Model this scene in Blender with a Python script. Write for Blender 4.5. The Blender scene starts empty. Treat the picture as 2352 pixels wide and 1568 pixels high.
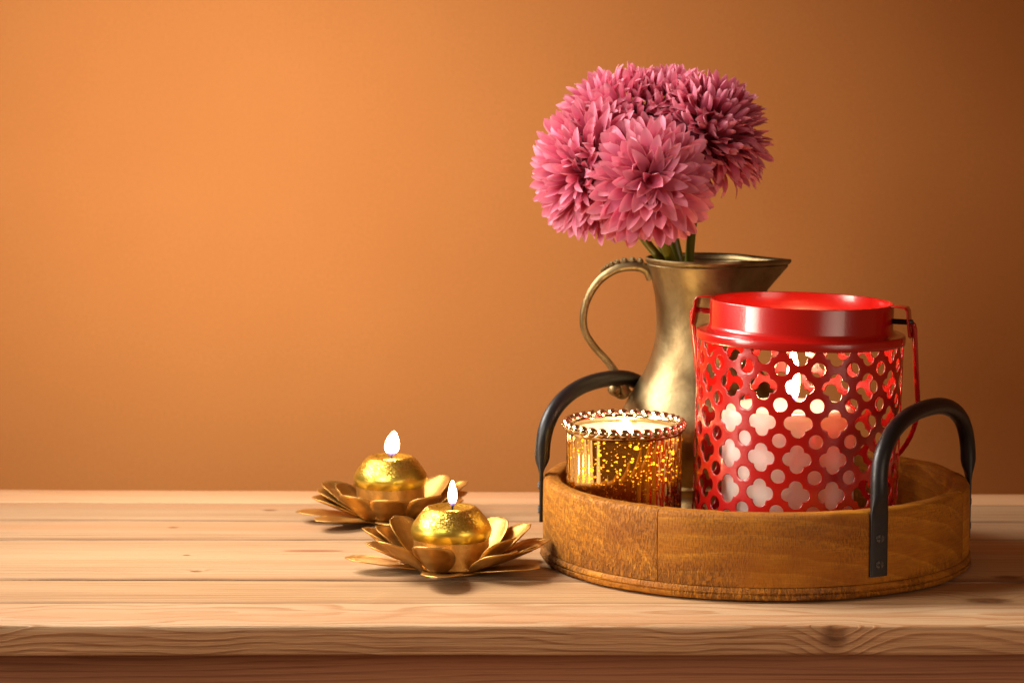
import bpy, bmesh, math, random
from mathutils import Vector, Matrix, Euler, noise as mnoise

random.seed(7)
PI = math.pi
R_ = math.radians
scene = bpy.context.scene
COL = scene.collection

# ------------------------------------------------------------------ camera
CAM_Y, CAM_H, PITCH, FPX = -1.9, 0.384, R_(6.645), 5880.0
cam = bpy.data.cameras.new("camera")
cam.lens = 90.0
cam.sensor_width = 36.0
cam.clip_start, cam.clip_end = 0.05, 50.0
cam.dof.use_dof = True
cam.dof.focus_distance = 1.79
cam.dof.aperture_fstop = 11.0
cam_o = bpy.data.objects.new("camera", cam)
COL.objects.link(cam_o)
cam_o.location = (0, CAM_Y, CAM_H)
cam_o.rotation_euler = (Matrix.Rotation(PI / 2 - PITCH, 3, 'X') @ Matrix.Rotation(R_(0.1), 3, 'Z')).to_euler()
scene.camera = cam_o

# ------------------------------------------------------------------ light
scene.view_settings.view_transform = 'Standard'
scene.view_settings.look = 'None'
scene.view_settings.exposure = 0.0
scene.view_settings.gamma = 1.0
world = bpy.data.worlds.new("World")
scene.world = world
world.use_nodes = True
world.node_tree.nodes["Background"].inputs[0].default_value = (1.0, 0.40, 0.13, 1)
world.node_tree.nodes["Background"].inputs[1].default_value = 0.12


def area(name, loc, target, size, energy, color, size_y=None, spread=180):
    l = bpy.data.lights.new(name, 'AREA')
    l.shape = 'RECTANGLE'
    l.size = size
    l.size_y = size_y or size
    l.energy = energy
    l.color = color
    l.spread = R_(spread)
    o = bpy.data.objects.new(name, l)
    COL.objects.link(o)
    o.location = loc
    o.rotation_euler = (Vector(target) - Vector(loc)).to_track_quat('-Z', 'Y').to_euler()
    return o


area("softbox_key", (-0.75, 0.16, 0.85), (0.28, -0.26, 0.0), 0.60, 7.2, (1.0, 0.92, 0.83), 0.60, 84)
area("background_spot", (-0.46, -0.55, 0.62), (-0.26, 0.62, 0.20), 0.30, 2.95, (1.0, 0.94, 0.86), 0.30, 68)
area("softbox_strip", (-1.12, -0.52, 0.38), (0.12, -0.26, 0.06), 0.45, 1.9, (1.0, 0.86, 0.72), 0.8, 44)
area("reflector_right", (1.0, -1.25, 0.35), (0.2, -0.3, 0.10), 0.8, 0.60, (1.0, 0.76, 0.60), 0.9, 48)

# ------------------------------------------------------------------ helpers
scene.cycles.max_bounces = 10
scene.cycles.transparent_max_bounces = 16
scene.cycles.caustics_reflective = False
scene.cycles.caustics_refractive = False
scene.cycles.sample_clamp_indirect = 4.0


def ray(px, py):
    u, v = (px - 1176.0) / FPX, (784.0 - py) / FPX
    return Vector((u, math.cos(PITCH) + v * math.sin(PITCH), -math.sin(PITCH) + v * math.cos(PITCH)))


def at_z(px, py, z=0.0):
    d = ray(px, py)
    return Vector((0, CAM_Y, CAM_H)) + d * ((z - CAM_H) / d.z)


def at_y(px, py, y):
    d = ray(px, py)
    return Vector((0, CAM_Y, CAM_H)) + d * ((y - CAM_Y) / d.y)


def thing(name, label, cat, loc=(0, 0, 0), rot=(0, 0, 0), group=None):
    o = bpy.data.objects.new(name, None)
    COL.objects.link(o)
    o.empty_display_size = 0.02
    o.location = loc
    o.rotation_euler = rot
    o['label'] = label
    o['category'] = cat
    if group:
        o['group'] = group
    return o


def mesh(name, verts, faces, mat, smooth=True, uvs=None):
    me = bpy.data.meshes.new(name)
    me.from_pydata([tuple(v) for v in verts], [], faces)
    if uvs is not None:
        ul = me.uv_layers.new(name="UVMap")
        for lp in me.loops:
            ul.data[lp.index].uv = uvs[lp.vertex_index]
    me.materials.append(mat)
    if smooth:
        me.polygons.foreach_set("use_smooth", [True] * len(me.polygons))
    me.update()
    return me


def link(name, me, parent=None, loc=(0, 0, 0), rot=(0, 0, 0)):
    o = bpy.data.objects.new(name, me)
    COL.objects.link(o)
    o.location = loc
    o.rotation_euler = rot
    if parent:
        o.parent = parent
    return o


def fix_normals(me):
    bm = bmesh.new()
    bm.from_mesh(me)
    bmesh.ops.remove_doubles(bm, verts=bm.verts, dist=1e-6)
    bmesh.ops.recalc_face_normals(bm, faces=bm.faces)
    bm.to_mesh(me)
    bm.free()


def sharp(o, ang=40):
    m = o.modifiers.new("edges", 'EDGE_SPLIT')
    m.split_angle = R_(ang)


def lathe(profile, n=64, closed=False):
    """profile of (r, z); r = 0 allowed at ends; closed joins last to first"""
    vs, fs = [], []
    for r, z in profile:
        for k in range(n):
            a = 2 * PI * k / n
            vs.append((r * math.cos(a), r * math.sin(a), z))
    m = len(profile)
    for i in range(m if closed else m - 1):
        j = (i + 1) % m
        for k in range(n):
            k2 = (k + 1) % n
            fs.append((i * n + k, i * n + k2, j * n + k2, j * n + k))
    return vs, fs


def lathe_part(name, profile, mat, parent, n=64, closed=False, loc=(0, 0, 0), split=None):
    v, f = lathe(profile, n, closed)
    me = mesh(name, v, f, mat)
    fix_normals(me)
    o = link(name, me, parent, loc)
    if split:
        sharp(o, split)
    return o


def spline(pts, n):
    """Catmull-Rom through pts, n samples per span"""
    pts = [Vector(p) for p in pts]
    out = []
    for i in range(len(pts) - 1):
        p0 = pts[max(i - 1, 0)]
        p1, p2 = pts[i], pts[i + 1]
        p3 = pts[min(i + 2, len(pts) - 1)]
        for k in range(n):
            t = k / n
            out.append(0.5 * ((2 * p1) + (p2 - p0) * t + (2 * p0 - 5 * p1 + 4 * p2 - p3) * t * t
                              + (3 * p1 - p0 - 3 * p2 + p3) * t ** 3))
    out.append(pts[-1])
    return out


def tube(pts, rad, n=12, ref=None):
    """rad: function t -> (a, b); a along the reference side, b across it"""
    pts = [Vector(p) for p in pts]
    vs, fs = [], []
    m = len(pts)
    prev = None
    for i, p in enumerate(pts):
        t = (pts[min(i + 1, m - 1)] - pts[max(i - 1, 0)]).normalized()
        if ref is not None:
            s = Vector(ref)
            s = (s - t * s.dot(t))
            s.normalize()
        elif prev is None:
            s = t.orthogonal().normalized()
        else:
            s = (prev - t * prev.dot(t)).normalized()
        prev = s
        b = t.cross(s)
        ra, rb = rad(i / (m - 1))
        for k in range(n):
            a = 2 * PI * k / n
            vs.append(p + s * (ra * math.cos(a)) + b * (rb * math.sin(a)))
    for i in range(m - 1):
        for k in range(n):
            k2 = (k + 1) % n
            fs.append((i * n + k, i * n + k2, (i + 1) * n + k2, (i + 1) * n + k))
    fs.append(tuple(range(n))[::-1])
    fs.append(tuple((m - 1) * n + k for k in range(n)))
    return vs, fs


def tube_part(name, pts, rad, mat, parent, n=12, ref=None, loc=(0, 0, 0)):
    if not callable(rad):
        rr = rad
        rad = lambda t: (rr, rr)
    v, f = tube(pts, rad, n, ref)
    me = mesh(name, v, f, mat)
    fix_normals(me)
    return link(name, me, parent, loc)


def sstep(a, b, x):
    t = min(1, max(0, (x - a) / (b - a)))
    return t * t * (3 - 2 * t)


# ------------------------------------------------------------------ materials
class NT:
    def __init__(self, name):
        self.m = bpy.data.materials.new(name)
        self.m.use_nodes = True
        self.t = self.m.node_tree
        self.t.nodes.clear()
        self.out = self.t.nodes.new("ShaderNodeOutputMaterial")

    def n(self, kind, **kw):
        nd = self.t.nodes.new("ShaderNode" + kind)
        for k, v in kw.items():
            setattr(nd, k, v)
        return nd

    def l(self, a, b):
        self.t.links.new(a, b)

    def val(self, sock, v):
        if hasattr(v, "is_output") or isinstance(v, bpy.types.NodeSocket):
            self.l(v, sock)
        else:
            sock.default_value = v

    def math(self, op, a, b=0.0, c=0.0, clamp=False):
        nd = self.n("Math", operation=op, use_clamp=clamp)
        self.val(nd.inputs[0], a)
        self.val(nd.inputs[1], b)
        self.val(nd.inputs[2], c)
        return nd.outputs[0]

    def vmul(self, v, s):
        nd = self.n("VectorMath", operation='MULTIPLY')
        self.l(v, nd.inputs[0])
        self.val(nd.inputs[1], s)
        return nd.outputs[0]

    def vadd(self, v, s):
        nd = self.n("VectorMath", operation='ADD')
        self.l(v, nd.inputs[0])
        self.val(nd.inputs[1], s)
        return nd.outputs[0]

    def noise(self, vec, scale, detail=3.0, rough=0.55, dist=0.0):
        nd = self.n("TexNoise")
        self.l(vec, nd.inputs["Vector"])
        nd.inputs["Scale"].default_value = scale
        nd.inputs["Detail"].default_value = detail
        nd.inputs["Roughness"].default_value = rough
        nd.inputs["Distortion"].default_value = dist
        return nd.outputs["Fac"]

    def ramp(self, fac, stops, interp='LINEAR'):
        nd = self.n("ValToRGB")
        nd.color_ramp.interpolation = interp
        e = nd.color_ramp.elements
        while len(e) < len(stops):
            e.new(0.5)
        for el, (p, c) in zip(e, stops):
            el.position = p
            el.color = (c, c, c, 1) if isinstance(c, (int, float)) else (*c[:3], 1)
        self.l(fac, nd.inputs[0])
        return nd.outputs[0]

    def mix(self, fac, a, b, blend='MIX'):
        nd = self.n("Mix", data_type='RGBA', blend_type=blend)
        self.val(nd.inputs[0], fac)
        for s, v in ((nd.inputs[6], a), (nd.inputs[7], b)):
            if isinstance(v, (tuple, list)):
                s.default_value = (*v[:3], 1)
            else:
                self.l(v, s)
        return nd.outputs[2]

    def bump(self, h, dist, strength=1.0, normal=None):
        nd = self.n("Bump")
        nd.inputs["Strength"].default_value = strength
        nd.inputs["Distance"].default_value = dist
        self.l(h, nd.inputs["Height"])
        if normal is not None:
            self.l(normal, nd.inputs["Normal"])
        return nd.outputs[0]

    def principled(self, **kw):
        b = self.n("BsdfPrincipled")
        for k, v in kw.items():
            s = b.inputs[k.replace("_", " ")]
            if isinstance(v, bpy.types.NodeSocket):
                self.l(v, s)
            elif isinstance(v, (tuple, list)) and len(v) == 3 and s.type == 'RGBA':
                s.default_value = (*v, 1)
            else:
                s.default_value = v
        return b

    def done(self, shader):
        self.l(shader if isinstance(shader, bpy.types.NodeSocket) else shader.outputs[0], self.out.inputs[0])
        return self.m


def obj_coord(w):
    return w.n("TexCoord").outputs["Object"]


def pine(name, light, dark, centre, spacing, seed, wob=0.006, knots=(), edge=None, resin=None, front=None, rough=0.5, bump=0.0006, rcw=0.50, nx=2.2):
    """pine board along X; growth rings round a pith line at centre (y, z), knots of (x, y, z, r)"""
    w = NT(name)
    v = w.vadd(obj_coord(w), (0, 0, 0))
    sep = w.n("SeparateXYZ")
    w.l(v, sep.inputs[0])
    X, Y, Z = sep.outputs
    vs = w.vadd(v, (seed * 3.1, seed * 1.7, seed * 0.9))
    n1 = w.noise(w.vmul(vs, (nx, 14, 14)), 1.0, 2.0)
    n2 = w.noise(w.vmul(vs, (7.0, 60, 60)), 1.0, 2.0)
    dy = w.math('SUBTRACT', Y, centre[0])
    dz = w.math('SUBTRACT', Z, centre[1])
    d = w.math('SQRT', w.math('ADD', w.math('MULTIPLY', dy, dy), w.math('MULTIPLY', dz, dz)))
    d = w.math('ADD', d, w.math('MULTIPLY', w.math('SUBTRACT', n1, 0.5), wob * 4))
    d = w.math('ADD', d, w.math('MULTIPLY', w.math('SUBTRACT', n2, 0.5), wob * 0.7))
    kd = None
    for kx, ky, kz, kr in knots:
        ax = w.math('DIVIDE', w.math('SUBTRACT', X, kx), kr * 1.5)
        ay = w.math('DIVIDE', w.math('SUBTRACT', Y, ky), kr)
        az = w.math('DIVIDE', w.math('SUBTRACT', Z, kz), kr * 1.6)
        q = w.math('ADD', w.math('ADD', w.math('MULTIPLY', ax, ax), w.math('MULTIPLY', ay, ay)), w.math('MULTIPLY', az, az))
        q = w.math('ADD', q, w.math('MULTIPLY', w.math('SUBTRACT', n2, 0.5), 0.8))
        d = w.math('ADD', d, w.math('MULTIPLY', w.math('EXPONENT', w.math('MULTIPLY', q, -0.18)), kr * 2.2))
        core = w.math('EXPONENT', w.math('MULTIPLY', w.math('MULTIPLY', q, q), -1.4))
        kd = core if kd is None else w.math('MAXIMUM', kd, core)
    ring = w.math('FRACT', w.math('DIVIDE', d, spacing))
    rc = w.ramp(ring, [(0.0, 0.05), (0.55, 0.22), (0.84, 1.0), (0.93, 0.8), (1.0, 0.05)])
    fib = w.noise(w.vmul(vs, (7, 420, 420)), 1.0, 4.0, 0.65)
    fib = w.ramp(fib, [(0.36, 0.0), (0.64, 1.0)])
    fib2 = w.noise(w.vmul(vs, (22, 900, 900)), 1.0, 2.0, 0.6)
    blot = w.noise(w.vmul(vs, (2.0, 34, 34)), 1.0, 4.0, 0.6)
    f = w.math('ADD', w.math('MULTIPLY', rc, rcw), w.math('MULTIPLY', w.math('SUBTRACT', fib, 0.40), 0.50))
    f = w.math('ADD', f, w.math('MULTIPLY', w.math('SUBTRACT', blot, 0.5), 2.0), clamp=True)
    col = w.mix(f, light, dark)
    pe = w.noise(w.vmul(w.vadd(vs, (7.3, 2.1, 0.4)), (1.2, 26, 26)), 1.0, 2.0)
    col = w.mix(w.ramp(pe, [(0.55, 0.0), (0.66, 0.6)]), col, (light[0] * 0.98, light[1] * 0.78, light[2] * 0.66))
    if front is not None:  # front face's shade painted into the colour as a redder, deeper wood tone
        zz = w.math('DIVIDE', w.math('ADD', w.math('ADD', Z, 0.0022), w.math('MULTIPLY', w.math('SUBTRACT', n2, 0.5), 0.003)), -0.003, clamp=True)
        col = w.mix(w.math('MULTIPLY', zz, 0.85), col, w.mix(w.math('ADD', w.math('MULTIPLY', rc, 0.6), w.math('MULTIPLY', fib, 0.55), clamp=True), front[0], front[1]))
    streak = w.ramp(fib2, [(0.0, 0.0), (0.62, 0.0), (0.78, 0.5), (1.0, 0.75)])
    col = w.mix(streak, col, tuple(c * 0.45 for c in dark))
    if kd is not None:
        kcol = w.mix(w.ramp(w.noise(w.vmul(vs, (160, 160, 160)), 1.0, 3.0), [(0.3, 0.0), (0.7, 1.0)]), (0.26, 0.10, 0.03), (0.07, 0.025, 0.008))
        col = w.mix(w.math('MULTIPLY', kd, 0.85), col, kcol)
    if edge is not None:
        for ey, wid in edge:
            e = w.math('ABSOLUTE', w.math('SUBTRACT', Y, ey))
            en = w.noise(w.vmul(vs, (14, 500, 500)), 1.0, 4.0, 0.7)
            e = w.math('SUBTRACT', 1.0, w.math('DIVIDE', e, wid), clamp=True)
            e = w.math('MULTIPLY', e, w.ramp(en, [(0.34, 0.15), (0.55, 1.0)]))
            col = w.mix(w.math('MULTIPLY', e, 0.85), col, (0.10, 0.045, 0.018))
    if resin is not None:
        rx, ry, lx, ly = resin
        ax = w.math('DIVIDE', w.math('SUBTRACT', X, rx), lx)
        ay = w.math('DIVIDE', w.math('SUBTRACT', Y, ry), ly)
        q = w.math('ADD', w.math('MULTIPLY', ax, ax), w.math('MULTIPLY', ay, ay))
        q = w.math('ADD', q, w.math('MULTIPLY', w.math('SUBTRACT', n2, 0.5), 1.0))
        col = w.mix(w.ramp(q, [(0.6, 0.8), (1.1, 0.0)]), col, (0.32, 0.09, 0.035))
    h = w.math('ADD', w.math('MULTIPLY', fib, 0.35), w.math('MULTIPLY', rc, 0.35))
    if kd is not None:
        h = w.math('SUBTRACT', h, w.math('MULTIPLY', kd, 1.2))
    b = w.principled(Base_Color=col, Roughness=w.math('ADD', w.math('MULTIPLY', fib, 0.12), rough - 0.03),
                     Specular_IOR_Level=0.35, Normal=w.bump(h, bump))
    return w.done(b)


def mat_wall():
    w = NT("orange_wall_paper")
    v = obj_coord(w)
    n = w.noise(v, 5, 4)
    col = w.mix(w.ramp(n, [(0.3, 0.0), (0.7, 1.0)]), (0.58, 0.218, 0.054), (0.62, 0.238, 0.061))
    g = w.noise(v, 300, 3, 0.7)
    g2 = w.noise(v, 90, 3, 0.6)
    col = w.mix(w.ramp(g, [(0.3, 0.0), (0.7, 0.38)]), col, (0.47, 0.168, 0.04))
    h = w.math('ADD', g, w.math('MULTIPLY', g2, 1.5))
    b = w.principled(Base_Color=col, Roughness=0.75, Specular_IOR_Level=0.2, Normal=w.bump(h, 0.00035, 0.5))
    return w.done(b)


def tray_wood(name, seed, centre, spacing, pores, tone=1.0, edge_on=False):
    """honey stained wood, UV in metres (arc length, height)"""
    w = NT(name)
    uv = w.n("TexCoord").outputs["UV"]
    sep = w.n("SeparateXYZ")
    w.l(uv, sep.inputs[0])
    U, V = sep.outputs[0], sep.outputs[1]
    vs = w.vadd(uv, (seed * 2.3, seed * 1.1, seed))
    n1 = w.noise(w.vmul(vs, (14, 40, 1)), 1.0, 3.0)
    du = w.math('MULTIPLY', w.math('SUBTRACT', U, centre[0]), 0.55)
    dv = w.math('SUBTRACT', V, centre[1])
    d = w.math('SQRT', w.math('ADD', w.math('MULTIPLY', du, du), w.math('MULTIPLY', dv, dv)))
    d = w.math('ADD', d, w.math('MULTIPLY', n1, 0.012))
    ring = w.math('FRACT', w.math('DIVIDE', d, spacing))
    rc = w.ramp(ring, [(0.0, 0.0), (0.70, 0.35), (0.92, 1.0), (1.0, 0.0)])
    fib = w.noise(w.vmul(vs, (60, 900, 1)), 1.0, 4.0, 0.65)
    blot = w.noise(w.vmul(vs, (16, 28, 1)), 1.0, 4.0, 0.6)
    t = tone
    col = w.mix(rc, (0.50 * t, 0.182 * t, 0.008 * t), (0.66 * t, 0.285 * t, 0.022 * t))
    col = w.mix(w.ramp(fib, [(0.35, 0.0), (0.7, 0.55)]), col, (0.25 * t, 0.078 * t, 0.006 * t))
    col = w.mix(w.ramp(blot, [(0.40, 0.0), (0.70, 0.85)]), col, (0.27 * t, 0.083 * t, 0.005 * t))
    # torn end grain: short vertical pores, stronger in patches
    por = w.noise(w.vmul(vs, (1050, 300, 1)), 1.0, 3.0, 0.6)
    por2 = w.noise(w.vmul(vs, (300, 110, 1)), 1.0, 4.0, 0.6)
    patch = w.ramp(w.noise(w.vmul(vs, (13, 30, 1)), 1.0, 3.0), [(0.42, pores), (0.62, min(1.0, pores + 0.6))])
    # rougher towards the foot where the saw tore it
    low = w.math('SUBTRACT', 1.0, w.math('DIVIDE', V, 0.030), clamp=True)
    deep = w.math('MULTIPLY', w.math('MULTIPLY', w.ramp(por2, [(0.44, 0.0), (0.54, 1.0)]), low), patch)
    pm = w.math('MULTIPLY', w.ramp(por, [(0.48, 0.0), (0.60, 1.0)]), patch)
    col = w.mix(w.math('MULTIPLY', pm, 0.6), col, (0.13 * t, 0.040 * t, 0.004 * t))
    col = w.mix(w.math('MULTIPLY', deep, 0.85), col, (0.06, 0.022, 0.005))
    h = w.math('SUBTRACT', w.math('MULTIPLY', fib, 0.25), w.math('ADD', w.math('MULTIPLY', pm, 0.6), w.math('MULTIPLY', deep, 1.8)))
    b = w.principled(Base_Color=col, Roughness=w.math('ADD', w.math('MULTIPLY', fib, 0.3), 0.46), Specular_IOR_Level=0.25,
                     Normal=w.bump(h, 0.0008))
    return w.done(b)


def mat_brass():
    w = NT("antique_brass")
    v = obj_coord(w)
    a = w.noise(v, 22, 5, 0.6, 0.6)
    b_ = w.noise(v, 160, 4, 0.7)
    col = w.ramp(a, [(0.30, (0.13, 0.082, 0.034)), (0.47, (0.24, 0.170, 0.080)), (0.62, (0.33, 0.25, 0.125)), (0.78, (0.21, 0.155, 0.075))])
    spots = w.ramp(b_, [(0.60, 0.0), (0.72, 0.55)])
    col = w.mix(spots, col, (0.15, 0.085, 0.035))
    ro = w.math('ADD', w.math('MULTIPLY', a, 0.22), w.math('MULTIPLY', b_, 0.16))
    h = w.math('ADD', w.noise(v, 45, 4), w.math('MULTIPLY', w.noise(v, 300, 3), 0.15))
    b = w.principled(Base_Color=col, Metallic=1.0, Roughness=w.math('ADD', ro, 0.25), Normal=w.bump(h, 0.0010, 0.7))
    return w.done(b)


def mat_iron():
    w = NT("black_iron")
    v = obj_coord(w)
    g = w.noise(v, 700, 3)
    b = w.principled(Base_Color=(0.012, 0.011, 0.012), Metallic=0.2, Roughness=w.math('ADD', w.math('MULTIPLY', g, 0.2), 0.30),
                     Specular_IOR_Level=0.55, Normal=w.bump(g, 0.0002, 0.5))
    return w.done(b)


def mat_red():
    w = NT("red_lacquer")
    v = obj_coord(w)
    g = w.noise(v, 650, 2)
    b = w.principled(Base_Color=(0.44, 0.0055, 0.004), Roughness=0.26, Specular_IOR_Level=0.6,
                     Coat_Weight=0.6, Coat_Roughness=0.07, Normal=w.bump(g, 0.00018, 0.5))
    return w.done(b)


def mat_wax(name, col, scatter=0.012, weight=0.7):
    w = NT(name)
    v = obj_coord(w)
    g = w.noise(v, 40, 3)
    c = w.mix(w.ramp(g, [(0.3, 0.0), (0.7, 0.25)]), col, tuple(x * 0.88 for x in col))
    b = w.principled(Base_Color=c, Roughness=0.45, Subsurface_Weight=weight, Subsurface_Radius=(1.0, 0.5, 0.3), Subsurface_Scale=scatter)
    return w.done(b)


def mat_flame(strength, base_z, height):
    """flame: blue thin foot, white hot body"""
    w = NT("candle_flame")
    sep = w.n("SeparateXYZ")
    w.l(obj_coord(w), sep.inputs[0])
    t = w.math('DIVIDE', w.math('SUBTRACT', sep.outputs[2], base_z), height, clamp=True)
    col = w.ramp(t, [(0.0, (0.25, 0.22, 1.0)), (0.16, (0.75, 0.5, 0.75)), (0.30, (1.0, 0.72, 0.36)), (1.0, (1.0, 0.66, 0.28))])
    st = w.ramp(t, [(0.0, 0.012), (0.14, 0.02), (0.34, 0.8), (0.6, 1.0)])
    lw = w.n("LayerWeight")
    lw.inputs["Blend"].default_value = 0.35
    core = w.ramp(lw.outputs["Facing"], [(0.0, 1.0), (0.40, 0.6), (0.70, 0.05), (0.88, 0.012), (1.0, 0.004)])
    rim = w.ramp(lw.outputs["Facing"], [(0.0, 1.0), (0.55, 0.95), (0.85, 0.45), (1.0, 0.05)])
    hot = w.ramp(lw.outputs["Facing"], [(0.55, 0.0), (0.88, 1.0)])
    e = w.n("Emission")
    w.l(w.mix(w.math('MULTIPLY', hot, t), col, (1.0, 0.42, 0.07)), e.inputs[0])
    w.l(w.math('MULTIPLY', w.math('MULTIPLY', st, core), strength), e.inputs[1])
    tr = w.n("BsdfTransparent")
    mx = w.n("MixShader")
    w.l(w.math('MULTIPLY', w.ramp(t, [(0.0, 0.25), (0.14, 0.45), (0.34, 1.0)]), rim), mx.inputs[0])
    w.l(tr.outputs[0], mx.inputs[1])
    w.l(e.outputs[0], mx.inputs[2])
    return w.done(mx)


def mat_gold_leaf():
    """bronze gold painted sheet metal"""
    w = NT("gold_painted_metal")
    v = obj_coord(w)
    a = w.noise(v, 60, 4, 0.6)
    g = w.noise(v, 900, 2)
    col = w.ramp(a, [(0.3, (0.44, 0.22, 0.045)), (0.55, (0.60, 0.33, 0.08)), (0.75, (0.74, 0.45, 0.13))])
    b = w.principled(Base_Color=col, Metallic=0.85, Roughness=w.math('ADD', w.math('MULTIPLY', a, 0.25), 0.27),
                     Normal=w.bump(w.math('ADD', w.math('MULTIPLY', a, 1.0), g), 0.00045, 0.7))
    return w.done(b)


def mat_glitter():
    """gold glitter candle: smooth gold below, coarse glitter flakes above"""
    w = NT("gold_glitter_wax")
    v = obj_coord(w)
    sep = w.n("SeparateXYZ")
    w.l(v, sep.inputs[0])
    up = w.ramp(w.math('ADD', w.math('MULTIPLY', sep.outputs[2], 30.0), w.math('MULTIPLY', w.noise(v, 60, 3), 0.5)), [(0.72, 0.0), (1.0, 1.0)])
    vo = w.n("TexVoronoi", feature='F1')
    w.l(v, vo.inputs["Vector"])
    vo.inputs["Scale"].default_value = 1400.0
    rnd = w.n("VectorMath", operation='SUBTRACT')
    w.l(vo.outputs["Color"], rnd.inputs[0])
    rnd.inputs[1].default_value = (0.5, 0.5, 0.5)
    geo = w.n("NewGeometry")
    sc = w.n("VectorMath", operation='SCALE')
    w.l(rnd.outputs[0], sc.inputs[0])
    w.l(w.math('ADD', w.math('MULTIPLY', up, 0.45), 0.02), sc.inputs["Scale"])
    nn = w.n("VectorMath", operation='ADD')
    w.l(geo.outputs["Normal"], nn.inputs[0])
    w.l(sc.outputs[0], nn.inputs[1])
    no = w.n("VectorMath", operation='NORMALIZE')
    w.l(nn.outputs[0], no.inputs[0])
    c1 = w.mix(w.noise(v, 80, 3), (0.66, 0.48, 0.05), (0.78, 0.60, 0.10))
    flake = w.ramp(vo.outputs["Color"], [(0.0, (0.34, 0.17, 0.015)), (0.5, (0.68, 0.42, 0.045)), (1.0, (1.0, 0.78, 0.22))])
    col = w.mix(up, c1, flake)
    b = w.principled(Base_Color=col, Metallic=0.92, Roughness=w.math('ADD', w.math('MULTIPLY', w.noise(v, 120, 3), 0.10), 0.26), Normal=no.outputs[0])
    return w.done(b)


def mat_petal():
    w = NT("pink_silk_petal")
    sep = w.n("SeparateXYZ")
    w.l(w.n("TexCoord").outputs["UV"], sep.inputs[0])
    U, V = sep.outputs[0], sep.outputs[1]
    info = w.n("ObjectInfo")
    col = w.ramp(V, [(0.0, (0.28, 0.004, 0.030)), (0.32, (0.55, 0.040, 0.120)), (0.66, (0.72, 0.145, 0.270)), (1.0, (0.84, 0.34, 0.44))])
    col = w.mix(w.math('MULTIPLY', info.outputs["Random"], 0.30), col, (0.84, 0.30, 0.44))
    ed = w.ramp(w.math('ABSOLUTE', w.math('SUBTRACT', U, 0.5)), [(0.42, 0.0), (0.5, 0.6)])
    col = w.mix(ed, col, (0.88, 0.42, 0.42))
    rib = w.n("TexWave", wave_type='BANDS', bands_direction='Y')
    w.l(w.n("TexCoord").outputs["UV"], rib.inputs["Vector"])
    rib.inputs["Scale"].default_value = 14.0
    bp = w.bump(rib.outputs["Fac"], 0.0001, 0.3)
    p = w.principled(Base_Color=col, Roughness=0.62, Specular_IOR_Level=0.25, Normal=bp, Sheen_Weight=0.15)
    t = w.n("BsdfTranslucent")
    w.l(w.mix(1.0, col, (1.0, 0.70, 0.72), 'MULTIPLY'), t.inputs[0])
    mx = w.n("MixShader")
    mx.inputs[0].default_value = 0.26
    w.l(p.outputs[0], mx.inputs[1])
    w.l(t.outputs[0], mx.inputs[2])
    return w.done(mx)


def mat_plain(name, col, rough=0.5, metal=0.0, spec=0.5, noise_amt=0.15, nscale=80):
    w = NT(name)
    v = obj_coord(w)
    n = w.noise(v, nscale, 3)
    c = w.mix(w.math('MULTIPLY', n, noise_amt * 2), col, tuple(x * 0.5 for x in col))
    b = w.principled(Base_Color=c, Roughness=rough, Metallic=metal, Specular_IOR_Level=spec)
    return w.done(b)


def mat_mercury_outer():
    """gold mirror glass with round clear specks where the coat is missing"""
    w = NT("speckled_mercury_glass")
    v = obj_coord(w)
    vd = w.vadd(v, (0, 0, 0))
    masks = None
    for scale, thr, keep in ((170.0, 0.36, 0.50), (330.0, 0.40, 0.45), (110.0, 0.28, 0.72), (520.0, 0.40, 0.50)):
        wv = w.vadd(w.vmul(v, (1.0, 1.0, 1.3)), (scale * 0.01, 0, 0))
        wn = w.n("TexNoise")
        w.l(v, wn.inputs["Vector"])
        wn.inputs["Scale"].default_value = 260.0
        off = w.n("VectorMath", operation='SCALE')
        w.l(wn.outputs["Color"], off.inputs[0])
        off.inputs["Scale"].default_value = 0.0012
        ad = w.n("VectorMath", operation='ADD')
        w.l(wv, ad.inputs[0])
        w.l(off.outputs[0], ad.inputs[1])
        vo = w.n("TexVoronoi", feature='F1')
        w.l(ad.outputs[0], vo.inputs["Vector"])
        vo.inputs["Scale"].default_value = scale
        vo.inputs["Randomness"].default_value = 0.9
        sc = w.n("SeparateColor")
        w.l(vo.outputs["Color"], sc.inputs[0])
        rad = w.math('MULTIPLY', w.math('SUBTRACT', sc.outputs[0], keep, clamp=True), thr / (1 - keep))
        m = w.math('LESS_THAN', vo.outputs["Distance"], rad)
        masks = m if masks is None else w.math('MAXIMUM', masks, m)
    rn = w.noise(v, 30, 2)
    g = w.principled(Base_Color=w.mix(rn, (0.80, 0.57, 0.20), (0.70, 0.50, 0.18)), Metallic=1.0, Roughness=0.05, Coat_Weight=0.5, Coat_Roughness=0.02)
    tr = w.n("BsdfTransparent")
    tr.inputs[0].default_value = (1.0, 0.52, 0.05, 1)
    tl = w.n("BsdfTranslucent")
    tl.inputs[0].default_value = (0.85, 0.33, 0.03, 1)
    coat = w.n("MixShader")
    coat.inputs[0].default_value = 0.06
    w.l(g.outputs[0], coat.inputs[1])
    w.l(tl.outputs[0], coat.inputs[2])
    mx = w.n("MixShader")
    w.l(masks, mx.inputs[0])
    w.l(coat.outputs[0], mx.inputs[1])
    w.l(tr.outputs[0], mx.inputs[2])
    return w.done(mx)


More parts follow.
